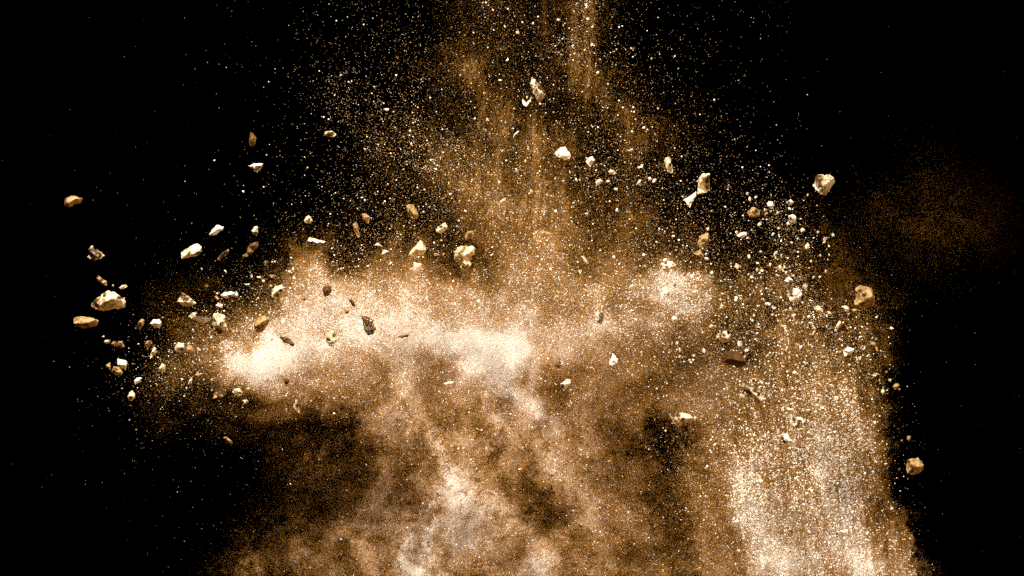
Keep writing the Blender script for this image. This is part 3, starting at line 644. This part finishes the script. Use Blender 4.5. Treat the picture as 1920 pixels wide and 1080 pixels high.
# the sheet of dust undulates in depth and is thickest where it is densest
depth0 = 0.16 * spectral(3.4, lo=.003, seed=11)
thick_f = 0.05 + 0.10 * sstep(Hf, 1, 7)
PT = []                                  # x, y, radius(mm), depth, colour, kind
def powder(cover, rm, rs, colours, jitter, spread=1.0):
    r2 = rm * rm * math.exp(2 * rs * rs)
    x, y, iy, ix = pick(cover, r2)
    r = np.clip(rm * np.exp(rs * rng.standard_normal(x.size)), rm * .35, rm * 6)
    d = depth0[iy, ix] + thick_f[iy, ix] * spread * rng.standard_normal(x.size)
    d = np.clip(d, -.42, .6)
    c = np.array(colours)[rng.integers(0, len(colours), x.size)] * np.clip(1 + jitter * rng.standard_normal((x.size, 1)), .35, 1.25)
    PT.append((x, y, r, d, c))
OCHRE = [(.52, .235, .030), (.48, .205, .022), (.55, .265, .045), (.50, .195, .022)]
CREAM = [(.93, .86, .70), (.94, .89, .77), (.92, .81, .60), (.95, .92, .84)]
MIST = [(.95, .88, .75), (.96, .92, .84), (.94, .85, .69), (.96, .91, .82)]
SPECK = [(.82, .72, .58), (.80, .66, .48), (.85, .78, .68), (.72, .46, .22), (.80, .70, .56)]
grainy = np.clip(.06 + .8 * (Sf / 8) ** 1.5, .05, .75) * (1 - .75 * sstep(Hf, 7.6, 9.0))
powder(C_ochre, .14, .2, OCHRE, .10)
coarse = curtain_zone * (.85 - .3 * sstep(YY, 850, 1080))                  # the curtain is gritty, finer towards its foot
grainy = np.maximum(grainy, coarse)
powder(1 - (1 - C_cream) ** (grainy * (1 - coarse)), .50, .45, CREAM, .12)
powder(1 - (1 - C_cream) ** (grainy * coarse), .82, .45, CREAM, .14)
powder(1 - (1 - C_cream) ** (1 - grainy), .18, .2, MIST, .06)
dim = 1 - .8 * puff_zone
FINE = [(.62, .44, .23), (.50, .29, .10), (.76, .61, .42), (.44, .20, .03), (.50, .24, .05)]
dim = dim * (1 - .45 * sstep(Hf, 3.5, 5.5) * (1 - curtain_zone))
powder(C_speck * 1.05 * dim, .32, .38, FINE, .35, 2.2)
powder(C_speck * .42 * dim, .52, .64, SPECK, .35, 2.2)

X, Y, Rr, Dp = (np.concatenate([p[i] for p in PT]) for i in range(4)); Cc = np.concatenate([p[4] for p in PT])
# which body of dust each grain belongs to (the bodies fray into each other)
fx = X + rng.normal(0, 18, X.size); fy = Y + rng.normal(0, 18, X.size)
body = np.zeros(X.size, int)                                             # 0: bright burst across the middle
body[(fy < 440 - 60 * ((fx < 640) | (fx > 1300))) & (fx < 1440)] = 1      # 1: brown plume
body[(fx >= 1440) & (fy < 545) & (fx > 1470 + (fy - 400) * .4)] = 2       # 2: faint puff at right
body[(fx > 1330) & (fy > 430) & (body == 0)] = 3                          # 3: falling curtain
body[(fy > 780 - 40 * (fx < 660)) & (fx <= 1340) & (body == 0)] = 4       # 4: smoke below

def cloud(name, label, sel):
    n = int(sel.sum())
    k = (CAM_D + Dp[sel]) / CAM_D
    co = np.stack([(X[sel] - 960) * MM * k, Dp[sel], (540 - Y[sel]) * MM * k], 1).astype(np.float32)
    me = bpy.data.meshes.new(name)
    me.vertices.add(n); me.vertices.foreach_set('co', co.ravel())
    ra = me.attributes.new('radius', 'FLOAT', 'POINT')
    ra.data.foreach_set('value', (Rr[sel] * MM * k).astype(np.float32))
    ca = me.attributes.new('tint', 'FLOAT_COLOR', 'POINT')
    ca.data.foreach_set('color', np.concatenate([Cc[sel], np.ones((n, 1))], 1).astype(np.float32).ravel())
    me.materials.append(GRAIN)
    o = bpy.data.objects.new(name, me); sc.collection.objects.link(o)
    for q in bpy.context.selected_objects: q.select_set(False)
    bpy.context.view_layer.objects.active = o; o.select_set(True)
    bpy.ops.object.convert(target='POINTCLOUD')          # every vertex becomes one round grain
    o = bpy.context.view_layer.objects.active
    if not o.data.materials: o.data.materials.append(GRAIN)
    o.select_set(False)
    tag(o, label, 'dust', 'clouds of dust in the burst', 'stuff')
    return o

GRIT_R = 2.0
small = Rr < GRIT_R
cloud('dust_burst', 'bright cream band of dust exploding sideways across the middle', small & (body == 0))
cloud('dust_plume', 'brown streaky plume of dust rising to the top edge', small & (body == 1))
cloud('dust_puff', 'faint dark brown puff of dust drifting at far right', small & (body == 2))
cloud('dust_curtain', 'sparkling curtain of fine grit pouring down on the right', small & (body == 3))
cloud('dust_smoke', 'soft brown and cream smoke of dust billowing along the bottom', small & (body == 4))

# ------------------------------------------------------------------ loose grit: angular grains too many to count
def base_grain(seed):
    r = random.Random(seed)
    bm = bmesh.new(); bmesh.ops.create_icosphere(bm, subdivisions=1, radius=1)
    for v in bm.verts:
        v.co *= r.uniform(.6, 1.2)
    for v in bm.verts: v.co.x *= 1.25; v.co.y *= .8
    bm.verts.ensure_lookup_table()
    V = np.array([v.co[:] for v in bm.verts]); F = np.array([[v.index for v in f.verts] for f in bm.faces]); bm.free()
    return V, F
BASES = [base_grain(s) for s in range(8)]
def grit(name, label, sel):
    ii = np.nonzero(sel)[0]
    n = ii.size
    k = (CAM_D + Dp[ii]) / CAM_D
    ctr = np.stack([(X[ii] - 960) * MM * k, Dp[ii], (540 - Y[ii]) * MM * k], 1)
    q = rng.standard_normal((n, 4)); q /= np.linalg.norm(q, axis=1, keepdims=True)
    w, x, y, z = q.T
    Rm = np.stack([1 - 2 * (y * y + z * z), 2 * (x * y - z * w), 2 * (x * z + y * w), 2 * (x * y + z * w), 1 - 2 * (x * x + z * z), 2 * (y * z - x * w),
                   2 * (x * z - y * w), 2 * (y * z + x * w), 1 - 2 * (x * x + y * y)], 1).reshape(n, 3, 3)
    V = np.stack([b[0] for b in BASES])[rng.integers(0, 8, n)]
    V = V * (1 + .3 * rng.standard_normal((n, 1, 3)).clip(-1.5, 1.5))
    V = np.einsum('nij,nkj->nki', Rm, V) * (Rr[ii] * MM * k)[:, None, None] + ctr[:, None, :]
    nv = V.shape[1]; F0 = BASES[0][1]
    F = (F0[None] + (np.arange(n) * nv)[:, None, None]).reshape(-1, 3)
    me = bpy.data.meshes.new(name)
    me.vertices.add(n * nv); me.vertices.foreach_set('co', V.astype(np.float32).ravel())
    me.loops.add(F.size); me.loops.foreach_set('vertex_index', F.astype(np.int32).ravel())
    me.polygons.add(len(F)); me.polygons.foreach_set('loop_start', (np.arange(len(F)) * 3).astype(np.int32))
    me.update(calc_edges=True); me.validate()
    ca = me.attributes.new('tint', 'FLOAT_COLOR', 'POINT')
    col = np.concatenate([Cc[ii], np.ones((n, 1))], 1).astype(np.float32)
    ca.data.foreach_set('color', np.repeat(col, nv, 0).ravel())
    me.materials.append(GRAIN)
    o = bpy.data.objects.new(name, me); sc.collection.objects.link(o)
    tag(o, label, 'grit', 'loose coarse grit in the air', 'stuff')
big = ~small
grit('grit_spray', 'coarse cream grit sprayed over the middle and left of the burst', big & ((body == 0) | (body == 4)))
grit('grit_sprinkle', 'sparse coarse grit glinting in the brown plume and dark around it', big & ((body == 1) | (body == 2)))
grit('grit_curtain', 'coarse bright grit falling in the curtain on the right', big & (body == 3))
print('POINTS', X.size, 'grit', int(big.sum()), 'rocks', len(ROCKS))
